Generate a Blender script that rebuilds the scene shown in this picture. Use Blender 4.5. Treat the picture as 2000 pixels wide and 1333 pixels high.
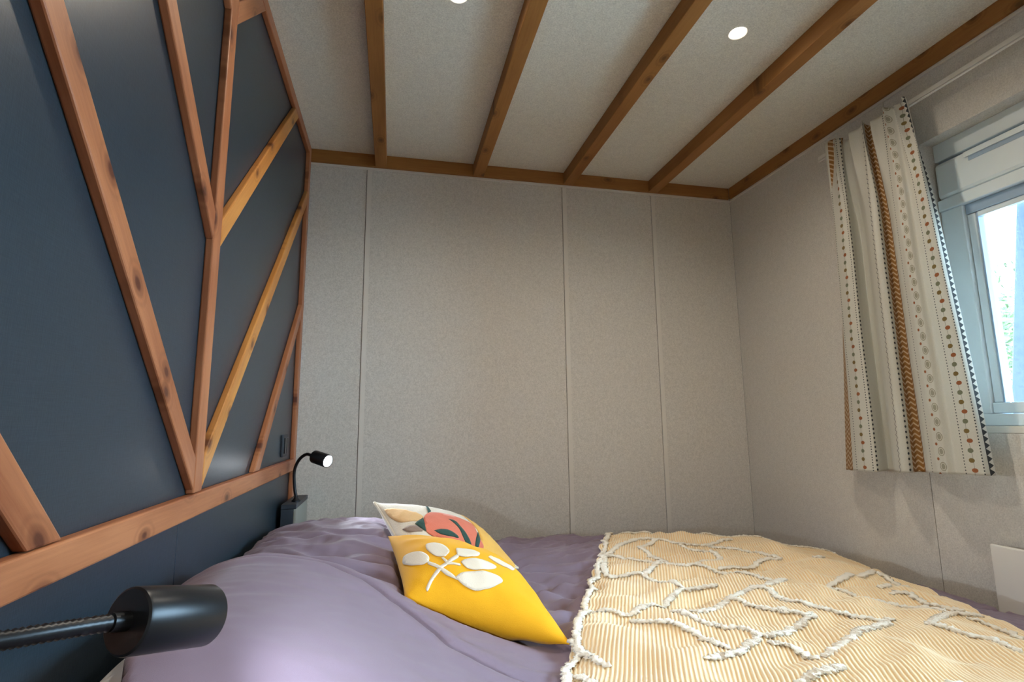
import bpy, bmesh, math, random
from mathutils import Vector, Matrix, noise
random.seed(7)
for _o in list(bpy.data.objects): bpy.data.objects.remove(_o)
sc = bpy.context.scene
COL = sc.collection

# ------------------------------------------------------------------ camera
cam_d = bpy.data.cameras.new('camera'); cam = bpy.data.objects.new('camera', cam_d); COL.objects.link(cam)
cam_d.sensor_width = 36.0; cam_d.lens = 18.685; cam_d.clip_start = 0.02
YAW, PITCH, ROLL = 0.21974, 0.15268, -0.009225
cz, sz = math.cos, math.sin
fwd = Vector((sz(YAW)*cz(PITCH), cz(YAW)*cz(PITCH), sz(PITCH)))
r0 = Vector((cz(YAW), -sz(YAW), 0)); u0 = r0.cross(fwd)
rt = r0*cz(ROLL) + u0*sz(ROLL); up = u0*cz(ROLL) - r0*sz(ROLL)
mw = Matrix((( rt.x, up.x, -fwd.x, 0), (rt.y, up.y, -fwd.y, 0), (rt.z, up.z, -fwd.z, 1.02), (0, 0, 0, 1)))
cam.matrix_world = mw
sc.camera = cam

# ------------------------------------------------------------------ world, exposure
w = bpy.data.worlds.new('daylight'); sc.world = w; w.use_nodes = True
bg = w.node_tree.nodes['Background']
bg.inputs[0].default_value = (0.62, 0.82, 1.0, 1); bg.inputs[1].default_value = 22.0
sc.view_settings.view_transform = 'Standard'; sc.view_settings.look = 'None'
sc.view_settings.gamma = 1.0; sc.view_settings.use_curve_mapping = False
sc.view_settings.exposure = 0.55

READ_NEAR, READ_FAR = 6.5, 12.0      # reading lamps, cool white
CEIL_W = 14.0      # recessed ceiling spots, warm
WARM = (1.0, 0.86, 0.68); COOL = (0.82, 0.92, 1.0)

# ------------------------------------------------------------------ node helpers
def newmat(name):
    m = bpy.data.materials.new(name); m.use_nodes = True
    return m, m.node_tree, m.node_tree.nodes['Principled BSDF']
class NT:
    def __init__(s, t): s.t = t
    def n(s, k, **kw):
        a = s.t.nodes.new(k)
        for q, v in kw.items(): setattr(a, q, v)
        return a
    def put(s, sock, v):
        if hasattr(v, 'is_linked') or isinstance(v, bpy.types.NodeSocket): s.t.links.new(v, sock)
        else: sock.default_value = v
    def m(s, op, a, b=0.0, c=0.0, clamp=False):
        x = s.n('ShaderNodeMath', operation=op, use_clamp=clamp)
        s.put(x.inputs[0], a); s.put(x.inputs[1], b); s.put(x.inputs[2], c)
        return x.outputs[0]
    def mix(s, f, a, b):
        x = s.n('ShaderNodeMix', data_type='RGBA')
        s.put(x.inputs[0], f); s.put(x.inputs[6], a); s.put(x.inputs[7], b)
        return x.outputs[2]
    def noise(s, vec, scale, detail=3.0, rough=.5):
        x = s.n('ShaderNodeTexNoise'); x.inputs['Scale'].default_value = scale
        x.inputs['Detail'].default_value = detail; x.inputs['Roughness'].default_value = rough
        if vec is not None: s.t.links.new(vec, x.inputs['Vector'])
        return x.outputs['Fac']
    def ramp(s, f, stops):
        x = s.n('ShaderNodeValToRGB'); cr = x.color_ramp
        while len(cr.elements) < len(stops): cr.elements.new(0.5)
        for e, (p, c) in zip(cr.elements, stops): e.position = p; e.color = c
        s.t.links.new(f, x.inputs[0]); return x.outputs[0]
    def obj(s, scale=(1, 1, 1)):
        c = s.n('ShaderNodeTexCoord'); mp = s.n('ShaderNodeMapping'); mp.inputs['Scale'].default_value = scale
        s.t.links.new(c.outputs['Object'], mp.inputs[0]); return mp.outputs[0]
    def bump(s, h, strength, dist, bs):
        x = s.n('ShaderNodeBump'); x.inputs['Strength'].default_value = strength; x.inputs['Distance'].default_value = dist
        s.t.links.new(h, x.inputs['Height']); s.t.links.new(x.outputs[0], bs.inputs['Normal'])
def c4(c): return (c[0], c[1], c[2], 1.0)
def plain(name, col, rough=.5, metal=0.0, spec=.5, bump=0.0, bscale=300.0, mottle=0.06):
    m, t, b = newmat(name); N = NT(t)
    f = N.noise(N.obj(), 9.0, 3)
    a = c4([x*(1-mottle) for x in col]); d = c4([min(1, x*(1+mottle)) for x in col])
    t.links.new(N.mix(f, a, d), b.inputs['Base Color'])
    b.inputs['Roughness'].default_value = rough; b.inputs['Metallic'].default_value = metal
    b.inputs['Specular IOR Level'].default_value = spec
    if bump: N.bump(N.noise(N.obj(), bscale, 2), bump, .002, b)
    return m
def wallpaper(name, col, grain=.10):
    m, t, b = newmat(name); N = NT(t); o = N.obj()
    f = N.noise(o, 230.0, 2, .7); g = N.noise(o, 60.0, 2)
    k = N.m('ADD', N.m('MULTIPLY', f, .8), N.m('MULTIPLY', g, .2))
    t.links.new(N.ramp(k, [(.32, c4([x*(1-grain*1.6) for x in col])), (.66, c4([min(1, x*(1+grain)) for x in col]))]), b.inputs['Base Color'])
    b.inputs['Roughness'].default_value = .55; b.inputs['Specular IOR Level'].default_value = .35
    N.bump(f, .25, .001, b); return m
def wood(name, c1, c2, knotc, rough=.45, knots=True, ring=26.0, contrast=1.0):
    # the length of every batten and beam runs along its own local X
    m, t, b = newmat(name); N = NT(t)
    info = N.n('ShaderNodeObjectInfo'); c = N.n('ShaderNodeTexCoord')
    off = N.n('ShaderNodeVectorMath', operation='SCALE'); off.inputs[0].default_value = (7.3, 3.1, 5.7)
    t.links.new(info.outputs['Random'], off.inputs['Scale'])
    ad = N.n('ShaderNodeVectorMath', operation='ADD'); t.links.new(c.outputs['Object'], ad.inputs[0]); t.links.new(off.outputs[0], ad.inputs[1])
    def stretched(sc_, scale, detail, rough_=.5):
        mp = N.n('ShaderNodeMapping'); mp.inputs['Scale'].default_value = sc_; t.links.new(ad.outputs[0], mp.inputs[0])
        return N.noise(mp.outputs[0], scale, detail, rough_), mp.outputs[0]
    fine, _ = stretched((3.0, 60.0, 60.0), 3.0, 4, .6)
    flow, _ = stretched((1.5, 11.0, 11.0), 2.0, 3, .5)
    broad, _ = stretched((1.0, 2.5, 2.5), 3.2, 2)
    f = N.m('ADD', N.m('MULTIPLY', fine, .28*contrast), N.m('ADD', N.m('MULTIPLY', flow, .42), N.m('MULTIPLY', broad, .38)))
    colr = N.ramp(f, [(.36, c4(c1)), (.68, c4(c2))])
    if knots:
        m2 = N.n('ShaderNodeMapping'); m2.inputs['Scale'].default_value = (5.2, 9.0, 7.0); t.links.new(ad.outputs[0], m2.inputs[0])
        vo = N.n('ShaderNodeTexVoronoi', voronoi_dimensions='2D'); vo.inputs['Scale'].default_value = 1.0; t.links.new(m2.outputs[0], vo.inputs['Vector'])
        wob = N.m('ADD', vo.outputs['Distance'], N.m('MULTIPLY', N.m('SUBTRACT', flow, .5), .10))
        halo = N.m('SUBTRACT', 1.0, N.m('DIVIDE', wob, .26), clamp=True)
        core = N.m('SUBTRACT', 1.0, N.m('DIVIDE', wob, .105), clamp=True)
        rings = N.m('MULTIPLY', halo, N.m('ADD', .55, N.m('MULTIPLY', N.m('SINE', N.m('MULTIPLY', wob, 75.0)), .45)))
        mid = [x*.62 for x in c1]
        colr = N.mix(N.m('MULTIPLY', rings, .9), colr, c4(mid))
        colr = N.mix(N.m('MULTIPLY', core, 1.6, clamp=True), colr, c4(knotc))
    t.links.new(colr, b.inputs['Base Color'])
    b.inputs['Roughness'].default_value = rough; b.inputs['Specular IOR Level'].default_value = .35
    N.bump(fine, .12, .0015, b); return m
def fabric(name, col, rough=.75, weave=900.0, sheen=0.3, mottle=.05, bump=.25):
    m, t, b = newmat(name); N = NT(t); o = N.obj()
    f = N.noise(o, weave, 1); g = N.noise(o, 14.0, 3)
    t.links.new(N.mix(g, c4([x*(1-mottle) for x in col]), c4([min(1, x*(1+mottle)) for x in col])), b.inputs['Base Color'])
    b.inputs['Roughness'].default_value = rough; b.inputs['Specular IOR Level'].default_value = .3
    b.inputs['Sheen Weight'].default_value = sheen; b.inputs['Sheen Roughness'].default_value = .4
    N.bump(f, bump, .0012, b); return m
def glow(name, col, strength):
    m, t, b = newmat(name)
    b.inputs['Base Color'].default_value = (.9, .9, .9, 1)
    b.inputs['Emission Color'].default_value = c4(col); b.inputs['Emission Strength'].default_value = strength
    return m

M = {}
M['ceiling'] = wallpaper('ceiling_paper', (.74, .73, .67), .13)
M['wall'] = wallpaper('wall_paper', (.655, .637, .603), .12)
M['strip'] = plain('joint_strip_paint', (.70, .68, .64), .5)
M['joint'] = plain('joint_shadow_gap', (.12, .11, .10), .8)
M['pine'] = wood('red_pine', (.26, .080, .032), (.48, .195, .088), (.10, .028, .014))
M['pine_warmlit'] = wood('red_pine_warm_lit', (.38, .13, .028), (.60, .27, .07), (.14, .04, .012))  # same pine; the orange cast of the light is put into its colour
M['beam'] = wood('oak_beam', (.24, .100, .024), (.38, .175, .046), (.14, .06, .015), .6, True)
M['floor'] = wood('floor_laminate', (.25, .17, .11), (.36, .26, .18), (.2, .12, .08), .5, False)
M['white'] = plain('white_pvc', (.78, .89, .95), .35)
M['whitemetal'] = plain('white_enamel', (.78, .78, .75), .4)
M['gasket'] = plain('grey_gasket', (.34, .46, .60), .5)
M['black'] = plain('black_powder_coat', (.018, .022, .028), .34, .55, .6)
M['navy'] = plain('dark_navy_laminate', (.03, .04, .055), .45)
M['greylam'] = plain('grey_laminate', (.30, .31, .28), .55)
M['duvet'] = fabric('mauve_cotton', (.225, .175, .24), .68, 1400, .15, .05, .2)
M['sheet'] = fabric('white_cotton', (.82, .82, .84), .8)
M['ticking'] = fabric('beige_ticking', (.55, .46, .36), .8)
M['yellow'] = fabric('mustard_cotton', (.90, .46, .012), .8, 700, .1, .05, .35)
M['applique'] = fabric('off_white_applique', (.82, .76, .64), .9, 500, .2, .04, .6)
M['cream'] = fabric('cream_boucle', (.80, .74, .64), .9, 260, .2, .10, .9)
M['coral'] = fabric('coral_tufting', (.72, .20, .13), .85, 300, .2, .12, .6)
M['darkgreen'] = fabric('dark_green_tufting', (.035, .085, .075), .85, 300, .1, .12, .6)
M['softyellow'] = fabric('pale_mustard_weave', (.85, .50, .12), .85, 300, .2, .08, .6)
M['taupe'] = fabric('taupe_tufting', (.30, .22, .18), .85, 300, .1, .1, .6)
M['peach'] = fabric('peach_tufting', (.80, .52, .26), .85, 120, .1, .25, .6)
M['tuft'] = fabric('chenille_tuft', (.88, .83, .73), .95, 600, .3, .06, .9)
M['led'] = glow('led_lens', (.92, .96, 1.0), 40.0)
M['ledwarm'] = glow('warm_led_lens', (1.0, .90, .72), 30.0)
M['bark'] = plain('bark', (.16, .12, .09), .9)
M['leafgreen'] = plain('leaf_green', (.055, .095, .03), .6)
M['terrace'] = plain('pale_gravel', (.42, .41, .39), .9, mottle=.15)
M['bluepost'] = plain('slate_blue_paint', (.045, .062, .11), .5)

def panel_material():
    m, t, b = newmat('slate_blue_linen_board'); N = NT(t)
    h = N.noise(N.obj((30, 30, 900)), 1.0, 2); v = N.noise(N.obj((30, 900, 30)), 1.0, 2)
    f = N.m('MULTIPLY', N.m('ADD', h, v), .5)
    t.links.new(N.ramp(f, [(.3, (.013, .024, .036, 1)), (.7, (.028, .045, .064, 1))]), b.inputs['Base Color'])
    b.inputs['Roughness'].default_value = .33; b.inputs['Specular IOR Level'].default_value = .5
    N.bump(f, .22, .001, b); return m
M['panel'] = panel_material()
def glass_material():
    m, t, b = newmat('window_glass'); N = NT(t)
    for n in list(t.nodes):
        if n.type == 'BSDF_PRINCIPLED': t.nodes.remove(n)
    out = [n for n in t.nodes if n.type == 'OUTPUT_MATERIAL'][0]
    tr = N.n('ShaderNodeBsdfTransparent'); tr.inputs[0].default_value = (.93, .97, .97, 1)
    gl = N.n('ShaderNodeBsdfGlossy'); gl.inputs['Roughness'].default_value = .02
    fr = N.n('ShaderNodeFresnel'); fr.inputs[0].default_value = 1.45
    mx = N.n('ShaderNodeMixShader'); t.links.new(fr.outputs[0], mx.inputs[0])
    t.links.new(tr.outputs[0], mx.inputs[1]); t.links.new(gl.outputs[0], mx.inputs[2]); t.links.new(mx.outputs[0], out.inputs[0])
    return m
M['glass'] = glass_material()

# ------------------------------------------------------------------ mesh helpers
def link(o, parent=None):
    COL.objects.link(o)
    if parent is not None: o.parent = parent
    return o
def mesh_obj(name, verts, faces, mat, parent=None, smooth=False, uvs=None):
    me = bpy.data.meshes.new(name); me.from_pydata([tuple(v) for v in verts], [], faces); me.update()
    if smooth: me.polygons.foreach_set('use_smooth', [True]*len(me.polygons))
    if uvs is not None:
        l = me.uv_layers.new(name='UVMap')
        for lp in me.loops: l.data[lp.index].uv = uvs[lp.vertex_index]
    me.materials.append(mat)
    return link(bpy.data.objects.new(name, me), parent)
def bm_obj(name, bm, mat, parent=None, smooth=False):
    me = bpy.data.meshes.new(name); bm.to_mesh(me); bm.free()
    if smooth: me.polygons.foreach_set('use_smooth', [True]*len(me.polygons))
    me.materials.append(mat)
    return link(bpy.data.objects.new(name, me), parent)
def empty(name, loc=(0, 0, 0)):
    o = bpy.data.objects.new(name, None); COL.objects.link(o); o.location = loc; o.empty_display_size = .1
    return o
def tag(o, label, cat, group=None, kind=None):
    o['label'] = label
    if cat: o['category'] = cat
    if group: o['group'] = group
    if kind: o['kind'] = kind
    return o
def struct(o, label=None):
    o['kind'] = 'structure'
    if label: o['label'] = label
    return o
def box_bm(lo, hi, bev=0.0, seg=2, bm=None):
    own = bm is None
    if own: bm = bmesh.new()
    c = [(a+b)/2 for a, b in zip(lo, hi)]; s = [b-a for a, b in zip(lo, hi)]
    r = bmesh.ops.create_cube(bm, size=1.0, matrix=Matrix.Translation(c) @ Matrix.Diagonal((s[0], s[1], s[2], 1)))
    if bev:
        es = list({e for v in r['verts'] for e in v.link_edges})
        bmesh.ops.bevel(bm, geom=es, offset=bev, segments=seg, affect='EDGES', profile=.5)
    return bm
def box(name, lo, hi, mat, parent=None, bev=0.0, seg=2):
    """box with its origin at its own centre (world coordinates in, parent at identity or offset handled)"""
    c = Vector([(a+b)/2 for a, b in zip(lo, hi)])
    bm = box_bm(Vector(lo)-c, Vector(hi)-c, bev, seg)
    o = bm_obj(name, bm, mat, parent, False)
    o.location = c - (parent.location if parent is not None else Vector((0, 0, 0)))
    return o
def bar(name, a, b, width, thick, mat, normal, parent=None, bev=.0025, ends=None):
    """squared timber from a to b (centre line of its front face); normal points out of the front face; local X = length"""
    a = Vector(a); b = Vector(b); n = Vector(normal).normalized(); d = b-a; L = d.length; x = d.normalized(); y = n.cross(x).normalized()
    bm = bmesh.new()
    e0, e1 = ends if ends else (0.0, 0.0)          # skew of the cut at each end
    vs = []
    for z in (-thick, 0.0):
        for (px, sk) in ((0.0, e0), (L, e1)):
            for sgn in (-1, 1): vs.append(bm.verts.new((px + sk*sgn*width/2, sgn*width/2, z)))
    f = [(0, 1, 3, 2), (4, 6, 7, 5), (0, 2, 6, 4), (1, 5, 7, 3), (0, 4, 5, 1), (2, 3, 7, 6)]
    for q in f: bm.faces.new([vs[i] for i in q])
    if bev: bmesh.ops.bevel(bm, geom=list(bm.edges), offset=bev, segments=2, affect='EDGES', profile=.5)
    bmesh.ops.recalc_face_normals(bm, faces=bm.faces)
    o = bm_obj(name, bm, mat, parent)
    R = Matrix((x, y, n)).transposed().to_4x4()
    base = parent.location if parent is not None else Vector((0, 0, 0))
    o.matrix_local = Matrix.Translation(a-base) @ R
    return o
def tube(name, pts, rad, mat, parent=None, sides=12, rib=0.0, ribp=.004, cap=True):
    pts = [Vector(p) for p in pts]
    # resample by arc length
    out = [pts[0]]
    for i in range(len(pts)-1):
        n = max(1, int((pts[i+1]-pts[i]).length/(ribp/2 if rib else .01)))
        for k in range(1, n+1): out.append(pts[i].lerp(pts[i+1], k/n))
    vs, fs = [], []; base = parent.location if parent is not None else Vector((0, 0, 0))
    up_ = Vector((0.13, 0.21, 1)).normalized(); s = 0
    for i, p in enumerate(out):
        t = (out[min(i+1, len(out)-1)]-out[max(i-1, 0)]).normalized()
        a = t.cross(up_).normalized(); b_ = t.cross(a).normalized(); up_ = -b_ if b_.dot(up_) < 0 else b_
        if i: s += (p-out[i-1]).length
        r = rad*(1 + (rib if (i % 2) else -rib))
        for k in range(sides):
            th = 2*math.pi*k/sides
            vs.append(p - base + a*math.cos(th)*r + t.cross(a)*math.sin(th)*r)
        if i:
            for k in range(sides):
                q = (i-1)*sides; k2 = (k+1) % sides
                fs.append((q+k, q+k2, q+sides+k2, q+sides+k))
    if cap:
        fs.append(tuple(range(sides))[::-1]); fs.append(tuple(range(len(vs)-sides, len(vs))))
    return mesh_obj(name, vs, fs, mat, parent, True)
def spline(pts, n=8):
    pts = [Vector(p) for p in pts]; o = []
    for i in range(len(pts)-1):
        p0 = pts[max(i-1, 0)]; p1 = pts[i]; p2 = pts[i+1]; p3 = pts[min(i+2, len(pts)-1)]
        for k in range(n):
            t = k/n
            o.append(.5*((2*p1) + (p2-p0)*t + (2*p0-5*p1+4*p2-p3)*t*t + (3*p1-p0-3*p2+p3)*t**3))
    o.append(pts[-1]); return o
def lathe(name, prof, mat, parent, a, axis, sides=40, smooth=True):
    """prof: list of (distance along axis, radius); a: world start point"""
    a = Vector(a); ax = Vector(axis).normalized(); q = ax.to_track_quat('Z', 'Y').to_matrix()
    base = parent.location if parent is not None else Vector((0, 0, 0))
    vs, fs = [], []
    for i, (d, r) in enumerate(prof):
        for k in range(sides):
            th = 2*math.pi*k/sides
            vs.append(a-base + q @ Vector((r*math.cos(th), r*math.sin(th), d)))
        if i:
            for k in range(sides):
                k2 = (k+1) % sides; p = (i-1)*sides
                fs.append((p+k, p+k2, p+sides+k2, p+sides+k))
    if prof[0][1] > 1e-5: fs.append(tuple(range(sides))[::-1])
    if prof[-1][1] > 1e-5: fs.append(tuple(range(len(vs)-sides, len(vs))))
    o = mesh_obj(name, vs, fs, mat, parent, smooth)
    if smooth:
        md = o.modifiers.new('edge_split', 'EDGE_SPLIT'); md.split_angle = math.radians(35)
    return o
def sstep(a, b, x):
    t = min(1, max(0, (x-a)/(b-a))); return t*t*(3-2*t)

# ================================================================== THE ROOM
XL, XR, YB, YF, ZC = -0.389, 1.690, 2.320, -1.10, 2.212
PX = -0.373                                   # front face of the battens
floor = struct(box('floor', (XL-.1, YF-.1, -.06), (XR+.2, YB+.1, 0), M['floor']))
ceiling = struct(box('ceiling', (XL-.1, YF-.1, ZC), (XR+.2, YB+.1, ZC+.08), M['ceiling']))
for x0 in (-0.103, 0.337, 0.776, 1.220):
    o = bar('beam', (x0+.0245, YF+.01, 2.154), (x0+.0245, 2.303, 2.154), .049, .0575, M['beam'], (0, 0, -1), None, .002)
    o.parent = ceiling; o.matrix_parent_inverse = Matrix.Translation(-ceiling.location)
trim_1 = struct(bar('trim_1', (XL, 2.300, 2.183), (1.672, 2.300, 2.183), .058, .019, M['beam'], (0, -1, 0), None, .0015))
trim_2 = struct(bar('trim_2', (1.672, YF+.01, 2.183), (1.672, 2.300, 2.183), .058, .017, M['beam'], (-1, 0, 0), None, .0015))
trim_3 = struct(box('trim_3', (XL, 2.310, 2.144), (XR, 2.3195, 2.1535), M['strip'], None, .001))
trim_4 = struct(box('trim_4', (1.681, YF+.01, 2.144), (1.6895, 2.309, 2.1535), M['strip'], None, .001))

wall_left = struct(box('wall_left', (XL-.06, YF, 0), (XL-.012, YB, ZC), M['wall']))
wall_back = struct(box('wall_back', (XL-.06, YB+.004, 0), (XR+.06, YB+.06, ZC), M['joint']))
xs = [XL-.01, -0.139, 0.772, 1.238, XR+.0]
for a, b in zip(xs[:-1], xs[1:]):
    box('wall_panel', (a+.0012, YB, 0), (b-.0012, YB+.004, ZC), M['wall'], wall_back)
for x0 in xs[1:-1]:
    box('joint_strip', (x0+.003, YB-.0012, 0), (x0+.022, YB, 2.144), M['strip'], wall_back, .0005, 1)
wall_front = struct(box('wall_front', (XL-.06, YF-.06, 0), (XR+.06, YF, ZC), M['wall']))
# right wall with the window opening
WY0, WY1, WZ0, WZ1 = .10, 1.318, .977, 1.923
wall_right = bpy.data.objects.new('wall_right', None); COL.objects.link(wall_right); struct(wall_right)
def rw(lo, hi): return box('wall_panel', lo, hi, M['wall'], wall_right)
rw((XR, 1.4235, 0), (XR+.14, YB, ZC)); rw((XR, WY1, 0), (XR+.14, 1.4215, ZC))
rw((XR, YF, 0), (XR+.14, WY0, ZC)); rw((XR, WY0, 0), (XR+.14, WY1, WZ0)); rw((XR, WY0, WZ1), (XR+.14, WY1, ZC))
box('joint_gap', (XR+.003, 1.4215, 0), (XR+.14, 1.4235, ZC), M['joint'], wall_right)

# ================================================================== WINDOW
win = bpy.data.objects.new('window_1', None); COL.objects.link(win); struct(win, 'white framed window with a roller shutter box in the right wall')
def wb(name, y0, y1, z0, z1, x0, x1, mat='white', bev=.003): return box(name, (x0, y0, z0), (x1, y1, z1), M[mat], win, bev)
wb('shutter_box', WY0, WY1, 1.862, WZ1, 1.745, 1.80)
wb('shutter_slot', WY0, WY1-.004, 1.852, 1.8615, 1.758, 1.80, 'gasket', 0)
o = wb('cassette_cover', WY0, WY1-.004, 1.728, 1.851, 1.733, 1.80, 'white', .012)
wb('cassette_lip', WY0, 1.215, 1.829, 1.846, 1.727, 1.7325, 'white', .001)
wb('cassette_groove', WY0, 1.205, 1.815, 1.8285, 1.7315, 1.7328, 'gasket', 0)
wb('sky_leak_filler', WY0, WY1, 1.690, WZ1, 1.8005, 1.83)  # unseen backing, added to stop sky light leaking past the shutter box
# fixed frame
wb('window_frame', WY0, WY1, 1.690, 1.7275, 1.735, 1.83)
wb('window_frame', 1.250, WY1, 1.034, 1.6895, 1.742, 1.83)
wb('window_frame', WY0, .165, 1.034, 1.6895, 1.742, 1.83)
wb('window_frame', WY0, WY1, .998, 1.0335, 1.735, 1.83)
# sash
wb('sash_rail', .166, 1.249, 1.6565, 1.689, 1.752, 1.80, 'gasket', .002)
wb('sash_rail', .166, 1.249, 1.0345, 1.066, 1.747, 1.80, 'white', .003)
wb('sash_stile', 1.225, 1.249, 1.0665, 1.656, 1.755, 1.80, 'white', .004)
wb('sash_stile', .166, .190, 1.0665, 1.656, 1.755, 1.80, 'white', .004)
wb('sash_gasket', 1.2195, 1.2248, 1.0665, 1.656, 1.757, 1.79, 'gasket', .001)
wb('pane', .190, 1.2195, 1.0665, 1.6565, 1.775, 1.781, 'glass', 0)
wb('glazing_bead', .190, 1.2195, 1.640, 1.6563, 1.757, 1.774, 'white', .001)
# painted apron under the frame
wb('window_sill', WY0, WY1-.002, .9775, .9975, 1.700, 1.83, 'strip', .002)

# ================================================================== HEADBOARD WALL
hb = empty('headboard', (XL, 1.195, 0))
tag(hb, 'dark slate blue full-height headboard with branching reddish pine battens', 'headboard')
for (y0, y1, z0, z1) in ((.09, 1.150, 0, .866), (1.153, 2.318, 0, .866), (.09, 1.192, .8665, 2.210), (1.1925, 2.318, .8665, 2.210)):
    box('panel', (XL-.0115, y0, z0), (XL, y1, z1), M['panel'], hb, .0008, 1)
TH = PX-XL
def bt(name, y0, z0, y1, z1, wd=.046, th=TH, ends=None, front=PX, mat='pine'):
    return bar(name, (front, y0, z0), (front, y1, z1), wd, th, M[mat], (1, 0, 0), hb, .003, ends)
bt('rail', .137, .8665, 2.254, .8665, .044, TH+.003, front=PX+.003)
bt('vertical_trim', 2.277, .02, 2.277, 2.209, .044)
bt('vertical_trim', .113, .02, .113, 2.209, .044)
bt('top_trim', .137, 2.188, 2.254, 2.188, .043)
bt('batten', 1.1935, .8895, 1.1935, 2.166, .046)
Yc = 1.1935; h = .0235; s2 = .7071*.023
def diag(c, y_from, z_to=None, y_to=None):
    """right hand branch z = y + c, from y_from; mirrored to the left as well"""
    for sg in (1, -1):
        yy0, zz0 = y_from, y_from + c
        if y_to is not None: yy1, zz1 = y_to, y_to + c
        else: zz1 = z_to; yy1 = z_to - c
        f = lambda y: Yc + sg*(y-Yc)
        # skews: local +y side direction depends on the sign, so cut angle flips with it
        k0 = 1.0 if y_from < Yc+.05 else -1.0
        k1 = 1.0 if y_to is not None else -1.0
        yield f(yy0), zz0, f(yy1), zz1, (k0*sg, k1*sg)
for (c, kw) in ((.216, dict(y_from=Yc+h, z_to=2.166)), (.752, dict(y_from=Yc+h, z_to=2.166)),
                (-.290, dict(y_from=Yc+h, y_to=2.254)), (-.780, dict(y_from=.8895+.780, y_to=2.254))):
    for (a, b, cc, d, e) in diag(c, **kw): bt('batten', a, b, cc, d, .044, TH, e, mat='pine_warmlit' if a > Yc and c in (.216, -.290) else 'pine')

# light switch on the headboard
sw = empty('wall_switch', (XL, 2.110, .945)); tag(sw, 'small dark double switch plate at the far end of the headboard', 'switch')
box('plate', (XL, 2.070, .905), (XL+.009, 2.150, .985), M['navy'], sw, .003)
box('rocker', (XL+.009, 2.080, .917), (XL+.013, 2.107, .973), M['black'], sw, .0015)
box('rocker', (XL+.009, 2.112, .917), (XL+.013, 2.139, .973), M['black'], sw, .0015)

# ================================================================== BEDSIDE BOXES
def bedside(y0, y1, label):
    t = empty('bedside_cabinet', (PX, (y0+y1)/2, 0)); tag(t, label, 'cabinet', 'slim bedside cabinets')
    x0 = PX+.001; x1 = -.322; zt = .745
    box('side_panel', (x1-.008, y0+.0015, .0), (x1, y1, zt-.016), M['greylam'], t, .001, 1)
    box('top', (x0, y0-.001, zt-.0155), (x1+.001, y1, zt), M['navy'], t, .0015, 1)
    box('front_panel', (x0, y0, .0), (x1-.0085, y0+.012, zt-.016), M['navy'], t, .001, 1)
    box('back_panel', (x0, y1-.012, .0), (x1-.0085, y1, zt-.016), M['navy'], t, .001, 1)
    box('shelf', (x0, y0+.0125, .35), (x1-.0085, y1-.0125, .366), M['navy'], t, .001, 1)
bedside(2.040, 2.2985, 'slim dark bedside cabinet with a grey side in the far corner')
bedside(.092, .350, 'slim dark bedside cabinet beside the near end of the bed')

# ================================================================== READING LAMPS
def reading_lamp(pts, a, axis, label, L=.069, R=.0232, watts=6.0):
    p0 = Vector(pts[0]); t = empty('reading_lamp', p0); tag(t, label, 'lamp', 'gooseneck reading lamps')
    ax = Vector(axis).normalized(); a = Vector(a)
    lathe('base', [(0, .016), (.004, .016), (.007, .012), (.012, .008), (.02, .0055)], M['black'], t, p0, (0, 0, 1), 24)
    tube('gooseneck', spline([p0+Vector((0, 0, .012))]+[Vector(q) for q in pts[1:]]+[a-ax*.012, a], 10), .0056, M['black'], t, 12, .10, .0036)
    lathe('collar', [(-.012, .0066), (-.001, .0068), (.001, .0068)], M['black'], t, a, ax, 20)
    head = lathe('lamp_head', [(0, R-.002), (.0012, R-.0004), (.003, R), (L-.0015, R), (L, R-.0008), (L, R-.003), (L-.006, R-.004), (L-.008, R-.004)], M['black'], t, a, ax, 56)
    lathe('led_lens', [(L-.0055, .0), (L-.0045, R-.010), (L-.0045, R-.0045), (L-.0070, R-.0045)][::-1], M['led'], t, a, ax, 40)
    ld = bpy.data.lights.new('reading_light', 'SPOT'); ld.energy = watts; ld.color = COOL
    ld.spot_size = math.radians(84); ld.spot_blend = 1.0; ld.shadow_soft_size = .014
    lo = bpy.data.objects.new('reading_light', ld); link(lo, t)
    lo.location = a + ax*(L+.004) - p0; lo.rotation_euler = (-ax).to_track_quat('Z', 'Y').to_euler()
    return t
reading_lamp([(-.345, .290, .745), (-.352, .292, .82), (-.320, .318, .880), (-.262, .366, .897), (-.222, .408, .892)],
             (-.184, .460, .881), (.043, .067, -.020), 'black gooseneck reading lamp close up at the near end of the headboard', watts=READ_NEAR)
reading_lamp([(-.336, 2.120, .745), (-.344, 2.120, .80), (-.3465, 2.120, .855), (-.331, 2.112, .893), (-.304, 2.090, .913)],
             (-.272, 2.062, .906), (.063, -.052, -.018), 'lit black gooseneck reading lamp in the far corner by the back wall', watts=READ_FAR)

# ================================================================== CEILING SPOTS
def ceiling_spot(x, y, label=None, seen=True):
    t = empty('recessed_spotlight', (x, y, ZC)); tag(t, label, 'spotlight', 'round ceiling spotlights')
    p = (x, y, ZC+.004)
    lathe('ring', [(0, .029), (.0045, .030), (.006, .028), (.0045, .0245), (.002, .0235)], M['whitemetal'], t, p, (0, 0, -1), 40)
    lathe('lens', [(.0, .0235), (.0042, .0235), (.005, .015), (.0052, .0)], M['ledwarm'], t, p, (0, 0, -1), 32)
    ld = bpy.data.lights.new('spot_glow', 'SPOT'); ld.energy = CEIL_W; ld.color = WARM
    ld.spot_size = math.radians(165); ld.spot_blend = .9; ld.shadow_soft_size = .03
    lo = bpy.data.objects.new('spot_glow', ld); link(lo, t); lo.location = (0, 0, -.012)
ceiling_spot(1.018, 1.297, 'round ceiling spotlight glowing between the two right-hand beams')
ceiling_spot(.151, 1.330, 'round ceiling spotlight at the top edge between the two left-hand beams')
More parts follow.
